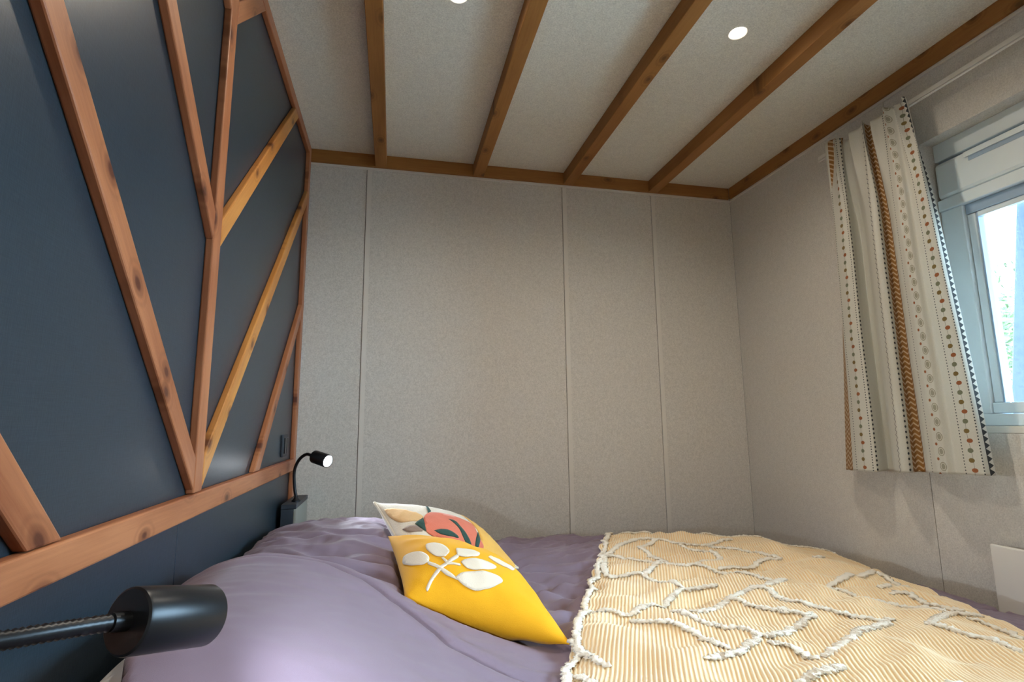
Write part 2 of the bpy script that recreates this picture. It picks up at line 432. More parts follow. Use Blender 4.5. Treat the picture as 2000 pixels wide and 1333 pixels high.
ceiling_spot(1.018, -.25, 'round ceiling spotlight behind the camera on the window side')
ceiling_spot(.145, -.25, 'round ceiling spotlight behind the camera on the headboard side')

# ================================================================== BED
BX1, BY0, BY1 = 1.54, .37, 2.03
bed = empty('bed', (.6, 1.2, 0)); tag(bed, 'low wide bed on a dark base filling the room between headboard and window wall', 'bed')
box('bed_base', (PX+.001, BY0+.03, .08), (BX1-.02, BY1-.03, .30), M['navy'], bed, .006)
box('mattress', (PX+.001, BY0, .305), (BX1, BY1, .500), M['ticking'], bed, .03, 4)
for (lx, ly) in ((-.28, .46), (-.28, 1.94), (1.46, .46), (1.46, 1.94)):
    box('leg', (lx-.03, ly-.03, 0), (lx+.03, ly+.03, .08), M['black'], bed, .004)

def pil(x, y, cx, cy, hx, hy, H):
    dx = abs(x-cx)/hx; dy = abs(y-cy)/hy
    if dx >= 1 or dy >= 1: return 0.0
    return H*(1-dx**3.2)**.6*(1-dy**3.6)**.55
# two white pillows, one under each half of the duvet
def pillow(cy, hy, label):
    N_ = 40; vs = []; fs = []; cx, hx = -.195, .173
    for side in (1, -1):
        for i in range(N_+1):
            for j in range(N_+1):
                u = math.sin((i/N_*2-1)*math.pi/2); v = math.sin((j/N_*2-1)*math.pi/2)
                x = cx+u*hx*(1-.03*(1-v*v)); y = cy+v*hy*(1-.03*(1-u*u))
                k = (max(0, 1-abs(u)**7)**.38)*(max(0, 1-abs(v)**3.6)**.55)
                z = .60 + ((.134 if cy < 1 else .070)*k if side > 0 else -.058*k) + .004*noise.noise(Vector((x*9, y*9, side)))*k
                if x > XE(y)-.004: z = min(z, min(H(x+a_, y+b_) for a_ in (-.012, .012) for b_ in (-.012, .012))-.018)
                vs.append((x-cx, y-cy, z-.54))
    n1 = (N_+1)**2
    for s_ in (0, 1):
        for i in range(N_):
            for j in range(N_):
                a = s_*n1+i*(N_+1)+j; q = (a, a+N_+1, a+N_+2, a+1)
                fs.append(q if s_ == 0 else q[::-1])
    bm = bmesh.new(); me = bpy.data.meshes.new('t'); me.from_pydata(vs, [], fs); bm.from_mesh(me); bpy.data.meshes.remove(me)
    bmesh.ops.remove_doubles(bm, verts=bm.verts, dist=.0004)
    o = bm_obj('pillow', bm, M['sheet'], None, True); o.location = (cx, cy, .54)
    tag(o, label, 'pillow', 'white bed pillows under the duvet')

# ---- cushions: one surface function shared by shape, appliques and the dent in the duvet
def cush(co, T, u, v, side=1, bow=.06):
    C_, B_, D_, A_ = [Vector(k) for k in co]
    uu = u*(1-bow*(1-v*v)); vv = v*(1-bow*(1-u*u)); a = (1+uu)/2; b = (1+vv)/2
    p = C_*((1-a)*(1-b)) + B_*(a*(1-b)) + D_*(a*b) + A_*((1-a)*b)
    n = (B_+D_-C_-A_).cross(A_+D_-C_-B_).normalized()
    h_ = T*(max(0, 1-u*u)**.55)*(max(0, 1-v*v)**.55)
    return p + n*(h_*side)
CY = [(.033, 1.175, .662), (.35, 1.06, .592), (.315, 1.41, .640), (-.005, 1.52, .723)]
CF = [(.06, 1.45, .640), (.363, 1.574, .605), (.27, 1.92, .665), (-.05, 1.75, .780)]

# ---- duvet height field
SEAM = [(-.40, 1.11), (-.25, 1.150), (-.12, 1.168), (-.04, 1.135), (.03, 1.065), (.10, .985), (.18, .94), (.30, .92)]
def seam_d(x, y):
    best = 9
    for (ax_, ay_), (bx_, by_) in zip(SEAM[:-1], SEAM[1:]):
        dx, dy = bx_-ax_, by_-ay_; t = max(0, min(1, ((x-ax_)*dx+(y-ay_)*dy)/(dx*dx+dy*dy)))
        d = math.hypot(x-ax_-t*dx, y-ay_-t*dy)
        if d < best: best = d
    return best
def stitch(y, y0): return math.exp(-((y-y0)/.0095)**2)
def Hbase(x, y):
    z = .575
    dy_ = abs(y-.93)/.445
    if dy_ < 1:
        lf = (1-min(1, max(0, (-.20-x)/.235))**3.0)**.6
        z += .205*lf*(1-sstep(-.26, .34, x))*(1-dy_**3.6)**.55
    z += pil(x, y, -.165, 1.69, .28, .37, .135)
    z -= .06*sstep(1.22, 1.62, x)
    z -= .03*sstep(1.85, 2.10, y)*sstep(.2, 1.2, x)
    # soft puffs and folds
    open_ = sstep(.12, .42, x)
    if y < 1.2: open_ *= sstep(.25, .50, x)
    z += (.004+.006*open_)*noise.noise(Vector((x*4.2, y*5.0, 1.3)))
    w_ = noise.noise(Vector((x*2.2+5, y*8.0 - x*3.0, 4.0)))
    z += .016*open_*(1-abs(w_)*2.2)*(1-sstep(1.0, 1.3, x))
    th = math.atan2(y-1.60, x-.22); r = math.hypot(y-1.60, x-.22)
    win_ = sstep(.10, .22, r)*(1-sstep(.55, .85, r))*sstep(-.1, .1, x-.25)
    z += 0.0075*win_*math.sin(th*19+2.5*noise.noise(Vector((x*3, y*3, 9))))
    f_ = noise.noise(Vector((x*7+3*y, y*22-x*8, 2.0)))
    z += .0085*(1-abs(f_)*2.6)*(.22+.78*open_)*(1-sstep(1.25, 1.5, x))
    # crumpled fabric of the far pillow's slope
    fp = sstep(1.30, 1.42, y)*(1-sstep(1.95, 2.1, y))*(1-open_)
    z += .013*fp*(1-abs(noise.noise(Vector((x*8+y*9, y*12, 7.0))))*2.4)
    z += .0030*(1-abs(noise.noise(Vector((x*26, y*34-x*9, 3.0))))*2.2)*(.35+.65*max(open_, fp))
    for y0 in (1.215, 1.60, 1.97): z -= .017*stitch(y + .02*math.sin(x*5), y0)*(sstep(.3, .4, x) if y0 < 1.3 else 1)
    if x < .36 and .8 < y < 1.3:
        d = seam_d(x, y); z -= .013*math.exp(-(d/.008)**2) - .006*math.exp(-((d-.03)/.022)**2)
    # rounded fall at the sides of the bed
    for d, k in ((x-1.60, 1), (y-2.085, 1), (.40-y, 1)):
        if d > 0: z -= min(.34, .012*(d/.012)**1.55) if d < .05 else .34*min(1, (.11+d*6))
        elif d > -.05: z -= .004*((d+.05)/.05)**2
    return z
GX0, GY0, GS = -.385, .30, .0066
NX, NY = int((1.630-GX0)/GS), int((2.16-GY0)/GS)
HG = [[Hbase(GX0+i*GS, GY0+j*GS) for j in range(NY+1)] for i in range(NX+1)]
for co, T in ((CY, .075), (CF, .070)):                 # the cushions sink a little into the duvet
    low = {}
    for a in range(0, 121):
        for b in range(0, 121):
            p = cush(co, T, a/60-1, b/60-1, -1)
            k = (int(round((p.x-GX0)/GS)), int(round((p.y-GY0)/GS)))
            low[k] = min(low.get(k, 9), p.z)
    for (i, j), zz in low.items():
        for di in range(-1, 2):
            for dj in range(-1, 2):
                if 0 <= i+di <= NX and 0 <= j+dj <= NY and HG[i+di][j+dj] > zz-.004: HG[i+di][j+dj] = zz-.004
for _ in range(1):                                      # soften the dents
    H2 = [r[:] for r in HG]
    for i in range(1, NX):
        if GX0+i*GS > .5: break
        for j in range(1, NY):
            H2[i][j] = (HG[i][j]*2+HG[i-1][j]+HG[i+1][j]+HG[i][j-1]+HG[i][j+1])/6
    HG = H2
def H(x, y):
    a = min(NX-1e-4, max(0, (x-GX0)/GS)); b = min(NY-1e-4, max(0, (y-GY0)/GS)); i, j = int(a), int(b); a -= i; b -= j
    return (HG[i][j]*(1-a)+HG[i+1][j]*a)*(1-b) + (HG[i][j+1]*(1-a)+HG[i+1][j+1]*a)*b
def XE(y): return -.322 - .045*sstep(.82, 1.08, y) + .36*max(0, .82-y)
pillow(.92, .37, 'white pillow peeking out under the near corner of the mauve duvet')
pillow(1.68, .37, 'white pillow under the duvet at the back wall side')
vs = []; fs = []; idx = {}
for i in range(NX+1):
    for j in range(NY+1):
        x = GX0+i*GS; y = GY0+j*GS
        xe = XE(y)
        if x < xe - GS or (x < -.313 and (y > 2.036 or y < .356)): continue
        xx = max(x, xe)
        idx[(i, j)] = len(vs); vs.append((xx-.6, y-1.2, HG[i][j] - (.010 if xx > x else 0) - .54))
for i in range(NX):
    for j in range(NY):
        q = [(i, j), (i+1, j), (i+1, j+1), (i, j+1)]
        if all(k in idx for k in q): fs.append([idx[k] for k in q])
duvet = mesh_obj('duvet', vs, fs, M['duvet'], None, True); duvet.location = (.6, 1.2, .54)
md = duvet.modifiers.new('thickness', 'SOLIDIFY'); md.thickness = .012; md.offset = -1
tag(duvet, 'crumpled mauve grey duvet spread over the bed and its pillows', 'duvet')

# ---- cushions
def cushion(name, co, T, mat, label, seed, wr=.0035):
    N_ = 64; ctr = sum((Vector(k) for k in co), Vector())/4; vs = []; fs = []
    for side in (1, -1):
        for i in range(N_+1):
            for j in range(N_+1):
                u = math.sin((i/N_*2-1)*math.pi/2); v = math.sin((j/N_*2-1)*math.pi/2)
                p = cush(co, T, u, v, side)
                e = max(abs(u), abs(v)); k = (1-e**6)
                ridge = 1-abs(noise.noise(Vector((u*2.6+seed, v*2.6, side))))*2.4
                p = p + Vector((0, 0, 1))*(side*wr*k*ridge*(.35+e))
                vs.append(p-ctr)
    n1 = (N_+1)**2
    for s_ in (0, 1):
        for i in range(N_):
            for j in range(N_):
                a = s_*n1+i*(N_+1)+j; q = (a, a+N_+1, a+N_+2, a+1); fs.append(q if s_ == 0 else q[::-1])
    me = bpy.data.meshes.new('t'); me.from_pydata([tuple(v) for v in vs], [], fs); bm = bmesh.new(); bm.from_mesh(me); bpy.data.meshes.remove(me)
    bmesh.ops.remove_doubles(bm, verts=bm.verts, dist=.0004)
    t = empty(name, ctr); tag(t, label, 'cushion')
    bm_obj('cover', bm, mat, t, True)
    return t, ctr
def patch(name, root, ctr, co, T, uv, mat, seed, wr, lift=.0016, smooth_=True):
    """an applied shape: outline in the cushion's own surface coordinates, laid on its curved face"""
    P_ = [Vector((a, b, 0)) for a, b in uv]
    if smooth_: P_ = spline(P_+[P_[0]], 5)[:-1]
    bm = bmesh.new(); f = bm.faces.new([bm.verts.new(p) for p in P_])
    bmesh.ops.triangulate(bm, faces=[f])
    for _ in range(3):
        es = [e for e in bm.edges if e.calc_length() > .05]
        if es: bmesh.ops.subdivide_edges(bm, edges=es, cuts=1, use_grid_fill=False)
        bmesh.ops.triangulate(bm, faces=bm.faces)
    for v_ in bm.verts:
        u, v = max(-.995, min(.995, v_.co.x)), max(-.995, min(.995, v_.co.y))
        p = cush(co, T, u, v, 1); e = max(abs(u), abs(v)); k = 1-e**6
        ridge = 1-abs(noise.noise(Vector((u*2.6+seed, v*2.6, 1))))*2.4
        p = p + Vector((0, 0, 1))*(wr*k*ridge*(.35+e)); d = .004
        n = (cush(co, T, min(1, u+d), v)-cush(co, T, u-d, v)).cross(cush(co, T, u, min(1, v+d))-cush(co, T, u, v-d)).normalized()
        v_.co = p + n*lift - ctr
    bmesh.ops.recalc_face_normals(bm, faces=bm.faces)
    o = bm_obj(name, bm, mat, root, True)
    md = o.modifiers.new('thickness', 'SOLIDIFY'); md.thickness = .0014; md.offset = 0
    return o

YM= {'L1': [(-0.69, -0.43), (-0.78, -0.46), (-0.9, -0.37), (-0.97, -0.18), (-0.97, -0.04), (-0.94, 0.01), (-0.84, -0.06), (-0.73, -0.16), (-0.67, -0.31)], 'L2': [(-0.45, -0.31), (-0.58, -0.28), (-0.66, -0.13), (-0.67, 0.0), (-0.63, 0.1), (-0.52, 0.1), (-0.42, 0.0), (-0.37, -0.18)], 'L3': [(-0.28, -0.27), (-0.13, -0.27), (0.03, -0.18), (0.09, -0.06), (0.0, -0.01), (-0.15, -0.03), (-0.25, -0.07), (-0.27, -0.18)], 'L4': [(-0.25, -0.4), (-0.18, -0.51), (-0.03, -0.52), (0.15, -0.43), (0.27, -0.3), (0.18, -0.24), (-0.03, -0.28), (-0.18, -0.33)], 'L5': [(-0.37, -0.72), (-0.27, -0.81), (-0.12, -0.84), (0.03, -0.79), (0.18, -0.7), (0.28, -0.58), (0.16, -0.52), (-0.01, -0.54), (-0.22, -0.6)], 'L6': [(0.21, -0.09), (0.3, -0.15), (0.42, -0.19), (0.54, -0.18), (0.63, -0.01), (0.48, -0.01), (0.34, -0.01), (0.27, -0.01)], 'S1': [(-0.75, -0.88), (-0.72, -0.9), (-0.64, -0.73), (-0.54, -0.6), (-0.4, -0.46), (-0.27, -0.31), (-0.28, -0.25), (-0.43, -0.42), (-0.58, -0.57), (-0.67, -0.7)], 'S2': [(-0.69, -0.42), (-0.61, -0.48), (-0.54, -0.55), (-0.36, -0.72), (-0.36, -0.75), (-0.48, -0.69), (-0.58, -0.58), (-0.7, -0.48)], 'S3': [(-0.48, -0.33), (-0.43, -0.43), (-0.46, -0.48), (-0.51, -0.34)], 'S4': [(-0.43, -0.46), (-0.27, -0.45), (-0.27, -0.49), (-0.45, -0.51), (-0.55, -0.54)]}
FM= {'coral': [(-0.6, -0.06), (-0.52, 0.09), (-0.36, 0.19), (-0.06, 0.12), (0.22, 0.01), (0.39, -0.13), (0.34, -0.45), (0.33, -0.79), (-0.01, -0.79), (-0.34, -0.67), (-0.6, -0.42), (-0.63, -0.25)], 'g1': [(-0.75, -0.09), (-0.57, 0.04), (-0.61, -0.15), (-0.64, -0.34), (-0.7, -0.22)], 'g2': [(-0.31, 0.54), (-0.3, 0.46), (-0.34, 0.24), (-0.42, 0.18)], 'g3': [(-0.13, -0.09), (-0.01, -0.15), (0.03, -0.34), (0.07, -0.52), (0.09, -0.75), (0.0, -0.72), (-0.03, -0.57), (-0.04, -0.34)], 'g4': [(-0.51, -0.37), (-0.31, -0.4), (-0.19, -0.48), (-0.12, -0.61), (-0.27, -0.57), (-0.43, -0.48)], 'g5': [(0.37, -0.4), (0.34, -0.58), (0.28, -0.7), (0.22, -0.78), (0.16, -0.78), (0.24, -0.6)], 'yellow': [(0.48, -0.07), (0.73, -0.21), (0.82, -0.49), (0.9, -0.72), (0.97, -0.91), (0.97, -0.97), (0.81, -0.97), (0.55, -0.91), (0.34, -0.81), (0.36, -0.58)], 'taupe': [(-0.93, -0.04), (-0.82, -0.07), (-0.72, -0.19), (-0.69, -0.31), (-0.84, -0.24), (-0.9, -0.15)], 'peach': [(-0.97, 0.67), (-0.85, 0.58), (-0.69, 0.34), (-0.55, 0.1), (-0.67, -0.03), (-0.9, 0.12), (-0.97, 0.4)]}
FM['yellow'] = [(.40,.02),(.44,.5),(.50,.93),(.95,.93),(.96,.4),(.95,-.2),(.96,-.95),(.81,-.96),(.55,-.92),(.34,-.81),(.36,-.58),(.42,-.25)]
c1, ctr = cushion('cushion', CY, .075, M['yellow'], 'mustard yellow cushion with a white leafy branch appliqued on it', 3.0, .0040)
for k_, uv in YM.items():
    patch('leaf_patch' if k_[0] == 'L' else 'stem_patch', c1, ctr, CY, .075, uv, M['applique'], 3.0, .0040, 0.0014 if k_[0] == 'L' else .0010, len(uv) > 5)
c2, ctr = cushion('cushion', CF, .070, M['cream'], 'cream cushion with coral petals and dark green leaves behind the mustard one', 8.0, .0030)
cm = dict(coral='coral', g='darkgreen', yellow='softyellow', taupe='taupe', peach='peach')
nm = dict(coral='petal_patch', g='leaf_patch', yellow='corner_patch', taupe='leaf_patch', peach='petal_patch')
lb = dict(coral='coral petal', g=None, yellow='pale mustard corner', taupe='taupe leaf', peach='soft peach petal')
for k_, uv in FM.items():
    q = 'g' if k_[0] == 'g' else k_
    o = patch(nm[q], c2, ctr, CF, .070, uv, M[cm[q]], 8.0, .0030, .0024 if q == 'g' else (.0009 if q in ('peach', 'yellow') else .0016), len(uv) > 5)
    if lb[q]: o['label'] = lb[q]
pp = [cush(CF, .070, math.cos(a), math.sin(a)) if False else None for a in (0,)]
edge = []
for k in range(0, 160):
    q = k/40; s_ = q % 1*2-1
    u, v = [(s_, -1), (1, s_), (-s_, 1), (-1, -s_)][int(q)]
    edge.append(cush(CF, .070, u, v))
edge.append(edge[0])
tube('piping', edge, .0035, M['applique'], c2, 8, .12, .006, False)
TUFTS = [[(0.015,-0.467),(0.096,-0.544),(0.153,-0.56),(0.199,-0.608),(0.279,-0.604),(0.341,-0.627),(0.398,-0.66),(0.466,-0.703)],[(0.015,-0.467),(0.062,-0.394),(0.117,-0.307),(0.182,-0.285),(0.252,-0.306),(0.345,-0.244),(0.447,-0.139)],[(0.015,-0.467),(0.022,-0.632),(0.04,-0.745),(0.1,-0.727),(0.138,-0.719),(0.191,-0.795),(0.229,-0.833),(0.288,-0.808),(0.316,-0.788)],[(0.138,-0.719),(0.165,-0.651),(0.199,-0.608)],[(0.229,-0.833),(0.192,-0.893),(0.157,-0.956),(0.105,-1.019)],[(0.105,-1.019),(0.063,-1.013),(0.021,-1.015),(-0.009,-1.007)],[(0.105,-1.033),(0.152,-1.063),(0.201,-1.083),(0.241,-1.121),(0.269,-1.158),(0.289,-1.169)],[(0.191,-1.008),(0.228,-1.046),(0.292,-1.076),(0.323,-1.087),(0.35,-1.109),(0.387,-1.095),(0.428,-1.029)],[(0.349,-1.115),(0.304,-1.176),(0.262,-1.213),(0.235,-1.237)],[(0.232,-0.992),(0.27,-0.962),(0.332,-0.888),(0.386,-0.818),(0.436,-0.763),(0.492,-0.703)],[(0.331,-0.892),(0.375,-0.933),(0.438,-0.975)],[(0.386,-0.818),(0.422,-0.828),(0.465,-0.884)],[(0.182,-0.285),(0.129,-0.413),(0.154,-0.483),(0.235,-0.576)],[(0.252,-0.306),(0.36,-0.427),(0.344,-0.501),(0.265,-0.569)],[(0.342,-0.615),(0.416,-0.551),(0.498,-0.47),(0.538,-0.441),(0.489,-0.341),(0.405,-0.293),(0.345,-0.244)],[(-0.006,-1.18),(0.019,-1.217),(0.055,-1.263),(0.077,-1.276)],[(0.424,-0.822),(0.455,-0.868),(0.498,-0.907),(0.537,-0.937),(0.568,-0.959),(0.609,-0.964),(0.646,-0.942)],[(0.627,-0.967),(0.563,-1.038),(0.517,-1.094),(0.474,-1.146),(0.44,-1.183)],[(0.855,-0.84),(0.814,-0.863),(0.764,-0.889),(0.709,-0.956),(0.691,-0.966)],[(0.699,-0.977),(0.722,-0.997),(0.745,-1.016),(0.772,-1.028),(0.783,-1.058),(0.792,-1.077)],[(0.801,-0.888),(0.83,-0.903),(0.851,-0.938),(0.843,-0.989)],[(0.586,-0.701),(0.627,-0.751),(0.651,-0.783),(0.681,-0.79),(0.721,-0.82),(0.755,-0.829),(0.775,-0.864)],[(0.586,-0.701),(0.638,-0.658),(0.684,-0.592)],[(0.723,-0.717),(0.762,-0.723),(0.78,-0.774),(0.805,-0.802),(0.829,-0.83)],[(0.717,-0.684),(0.772,-0.63),(0.825,-0.575)],[(0.783,-0.486),(0.791,-0.547),(0.794,-0.593)],[(0.642,-0.432),(0.69,-0.331)],[(0.7,-0.601),(0.755,-0.517),(0.788,-0.472)],[(0.431,-1.035),(0.459,-1.003),(0.481,-0.984),(0.46,-0.982),(0.422,-0.954),(0.397,-0.952)],[(0.358,-1.134),(0.4,-1.141),(0.428,-1.19)],[(0.437,-0.762),(0.497,-0.698)]]

# ================================================================== THROW
OX, OY, E1, E2 = .87, 2.12, (.899, -.438), (.438, .899)
SP, S1, T0 = .0080, .89, -1.72
def BP(s, t):
    x = OX+s*E1[0]+t*E2[0]; y = OY+s*E1[1]+t*E2[1]
    return x, y
def BZ(s, t):
    x, y = BP(s, t)
    # a soft cloth: it averages the bedding underneath
    z = (H(x, y)*2 + H(x+.02, y)+H(x-.02, y)+H(x, y+.02)+H(x, y-.02))/6 + .010
    z += .011*(1-abs(noise.noise(Vector((s*5.2, t*5.2+s*2, 11.0))))*2.2)
    z += .006*noise.noise(Vector((s*12, t*12, 5.0)))
    return z
vs = []; fs = []; uvs = []
NS = int(S1/SP*5); NTt = int(-T0/.008)
for i in range(NS+1):
    for j in range(NTt+1):
        s = i*S1/NS; t = T0 + j*(-T0)/NTt
        es = 1-sstep(0, .08, s); er = sstep(S1-.08, S1, s); et = sstep(-.08, 0, t)
        s2_ = s + .012*es*noise.noise(Vector((t*14, 1, 2))) + .014*er*noise.noise(Vector((t*9, 4, 2))) + .008*es*noise.noise(Vector((t*45, 8, 2)))
        t2_ = t + et*(.014*noise.noise(Vector((s*10, 3, 3))) + .006*noise.noise(Vector((s*40, 3, 6))) - .02*es - .015*er)
        x, y = BP(s2_, t2_)
        z = BZ(s2_, t2_) + .0014*math.cos(2*math.pi*s/SP) - .006*es*es
        vs.append((x-1.0, y-1.3, z-.54)); uvs.append((s/SP, t))
for i in range(NS):
    for j in range(NTt):
        a = i*(NTt+1)+j; fs.append((a, a+NTt+1, a+NTt+2, a+1))
def throw_material():
    m, t, b = newmat('cream_corduroy'); N = NT(t)
    uv = N.n('ShaderNodeUVMap'); sp = N.n('ShaderNodeSeparateXYZ'); t.links.new(uv.outputs[0], sp.inputs[0])
    c = N.m('ADD', N.m('MULTIPLY', N.m('COSINE', N.m('MULTIPLY', sp.outputs[0], 2*math.pi)), .5), .5)
    fz = N.noise(N.obj(), 700.0, 2); br = N.noise(N.obj(), 6.0, 2)
    k = N.m('ADD', c, N.m('MULTIPLY', N.m('SUBTRACT', fz, .5), .5), clamp=True)
    lo = N.mix(br, (.84, .56, .25, 1), (.86, .64, .36, 1))
    t.links.new(N.mix(k, lo, (.93, .80, .58, 1)), b.inputs['Base Color'])
    b.inputs['Roughness'].default_value = .9; b.inputs['Sheen Weight'].default_value = .3; b.inputs['Specular IOR Level'].default_value = .2
    N.bump(fz, .5, .0015, b); return m
M['throw'] = throw_material()
throw = empty('throw_blanket', (1.0, 1.3, .54)); tag(throw, 'cream and butter yellow ribbed throw with tufted zigzag lines on the bed foot', 'blanket')
o = mesh_obj('ribbed_cloth', vs, fs, M['throw'], throw, True, uvs)
md = o.modifiers.new('thickness', 'SOLIDIFY'); md.thickness = .005; md.offset = -1
def tuft(pts, rad=.0062, seed=0):
    P_ = spline([Vector((a, b, 0)) for a, b in pts], 6); out = [P_[0]]
    for a, b in zip(P_[:-1], P_[1:]):
        n = max(1, int((b-a).length/.0026))
        for k in range(1, n+1): out.append(a.lerp(b, k/n))
    vs = []; fs = []; sd = 8; prev = None
    pos = []
    for q in out:
        wob = .0028*noise.noise(Vector((q.x*60, q.y*60, seed)))
        s, t = q.x+wob, q.y+wob; x, y = BP(s, t); pos.append(Vector((x-1.0, y-1.3, BZ(s, t)+.0020-.54)))
    for i, p in enumerate(pos):
        d = (pos[min(i+1, len(pos)-1)]-pos[max(0, i-1)]); d.z = 0; d.normalize(); side = Vector((-d.y, d.x, 0))
        taper = min(1, (i+1)/3, (len(pos)-i)/3)
        for k in range(sd):
            th = 2*math.pi*k/sd
            r = rad*taper*(1+.75*random.uniform(-1, 1))
            vs.append(p + side*math.cos(th)*r*1.5 + Vector((0, 0, 1))*math.sin(th)*r*.60)
        if i:
            for k in range(sd):
                k2 = (k+1) % sd; a = (i-1)*sd; fs.append((a+k, a+sd+k, a+sd+k2, a+k2))
    fs.append(tuple(range(sd))); fs.append(tuple(range(len(vs)-sd, len(vs)))[::-1])
    mesh_obj('tufted_line', vs, fs, M['tuft'], throw, True)
for n_, pts in enumerate(TUFTS): tuft(pts, .0054, n_)
for n_, pts in enumerate([  # the pattern goes on towards the near edge of the bed
    [(.02, -1.33), (.12, -1.42), (.22, -1.52), (.30, -1.62)], [(.30, -1.62), (.40, -1.50), (.50, -1.38), (.60, -1.26)],
    [(.60, -1.26), (.70, -1.38), (.80, -1.50), (.86, -1.56)], [(.12, -1.42), (.24, -1.36), (.36, -1.30), (.46, -1.22)]]): tuft(pts, .0054, 50+n_)
# frayed chenille along the left and far edges
tuft([(.008 + .008*math.sin(k*2.3), -.03-k*.06) for k in range(0, 28)], .0046, 90)
tuft([(.02+k*.06, -.012+.006*math.sin(k*1.7)) for k in range(0, 15)], .0042, 91)

# ================================================================== CURTAIN
CT = [(0,1.635,1.560,1.694),(0.086,1.60,1.590,1.616),(0.135,1.59,1.542,1.568),(0.171,1.6,1.531,1.533),(0.202,1.63,1.548,1.537),(0.232,1.66,1.551,1.542),(0.257,1.655,1.524,1.518),(0.311,1.62,1.479,1.476),(0.367,1.59,1.429,1.429),(0.387,1.6,1.416,1.411),(0.422,1.635,1.426,1.416),(0.441,1.645,1.417,1.401),(0.483,1.62,1.382,1.366),(0.536,1.595,1.34,1.319),(0.572,1.59,1.318,1.285),(0.595,1.605,1.314,1.267),(0.646,1.595,1.286,1.216),(0.677,1.6,1.273,1.186),(0.703,1.625,1.276,1.177)]
def ct(s):
    for i in range(len(CT)-1):
        if s <= CT[i+1][0] or i == len(CT)-2:
            a, b = CT[i], CT[i+1]; f = (s-a[0])/(b[0]-a[0]); p0 = CT[max(0, i-1)]; p3 = CT[min(len(CT)-1, i+2)]
            o = []
            for k in (1, 2, 3):
                t = f; q0, q1, q2, q3 = p0[k], a[k], b[k], p3[k]
                v = .5*((2*q1)+(q2-q0)*t+(2*q0-5*q1+4*q2-q3)*t*t+(3*q1-q0-3*q2+q3)*t**3)
                o.append(.5*v+.5*(q1+(q2-q1)*f))
            return o
    return CT[-1][1:]
NSs, NTv = 330, 150; vs = []; fs = []; uvs = []
SMAX = CT[-1][0]
for i in range(NSs+1):
    s = SMAX*i/NSs; x0, yt, yb = ct(s)
    ztop = 2.062 - .016*(s/SMAX) + .008*math.sin(s*38) ; zbot = .838 + .026*(s/SMAX)
    for j in range(NTv+1):
        t = j/NTv; f = t**.85
        y = yt*(1-f)+yb*f
        amp = .42+.60*sstep(0, .35, t)
        x = 1.600 + .012*sstep(0, .3, t) + (x0-1.612)*amp
        hd = (1-sstep(.0, .26, t))
        x += -.002*hd + .013*hd*math.sin(s*78) ; y += .007*hd*math.sin(s*78+1.4)
        x += .007*hd*(1-sstep(.05, .09, s)); y -= .03*hd*(1-sstep(.0, .09, s))
        x += .004*noise.noise(Vector((s*6, t*2.5, 3))) ; y += .004*noise.noise(Vector((s*5, t*3, 8)))*sstep(.1, .4, t)
        vs.append((x-1.61, y-1.42, ztop*(1-t)+zbot*t-1.45)); uvs.append((s, (1-t)*1.21))
for i in range(NSs):
    for j in range(NTv):
        a = i*(NTv+1)+j; fs.append((a, a+1, a+NTv+2, a+NTv+1))
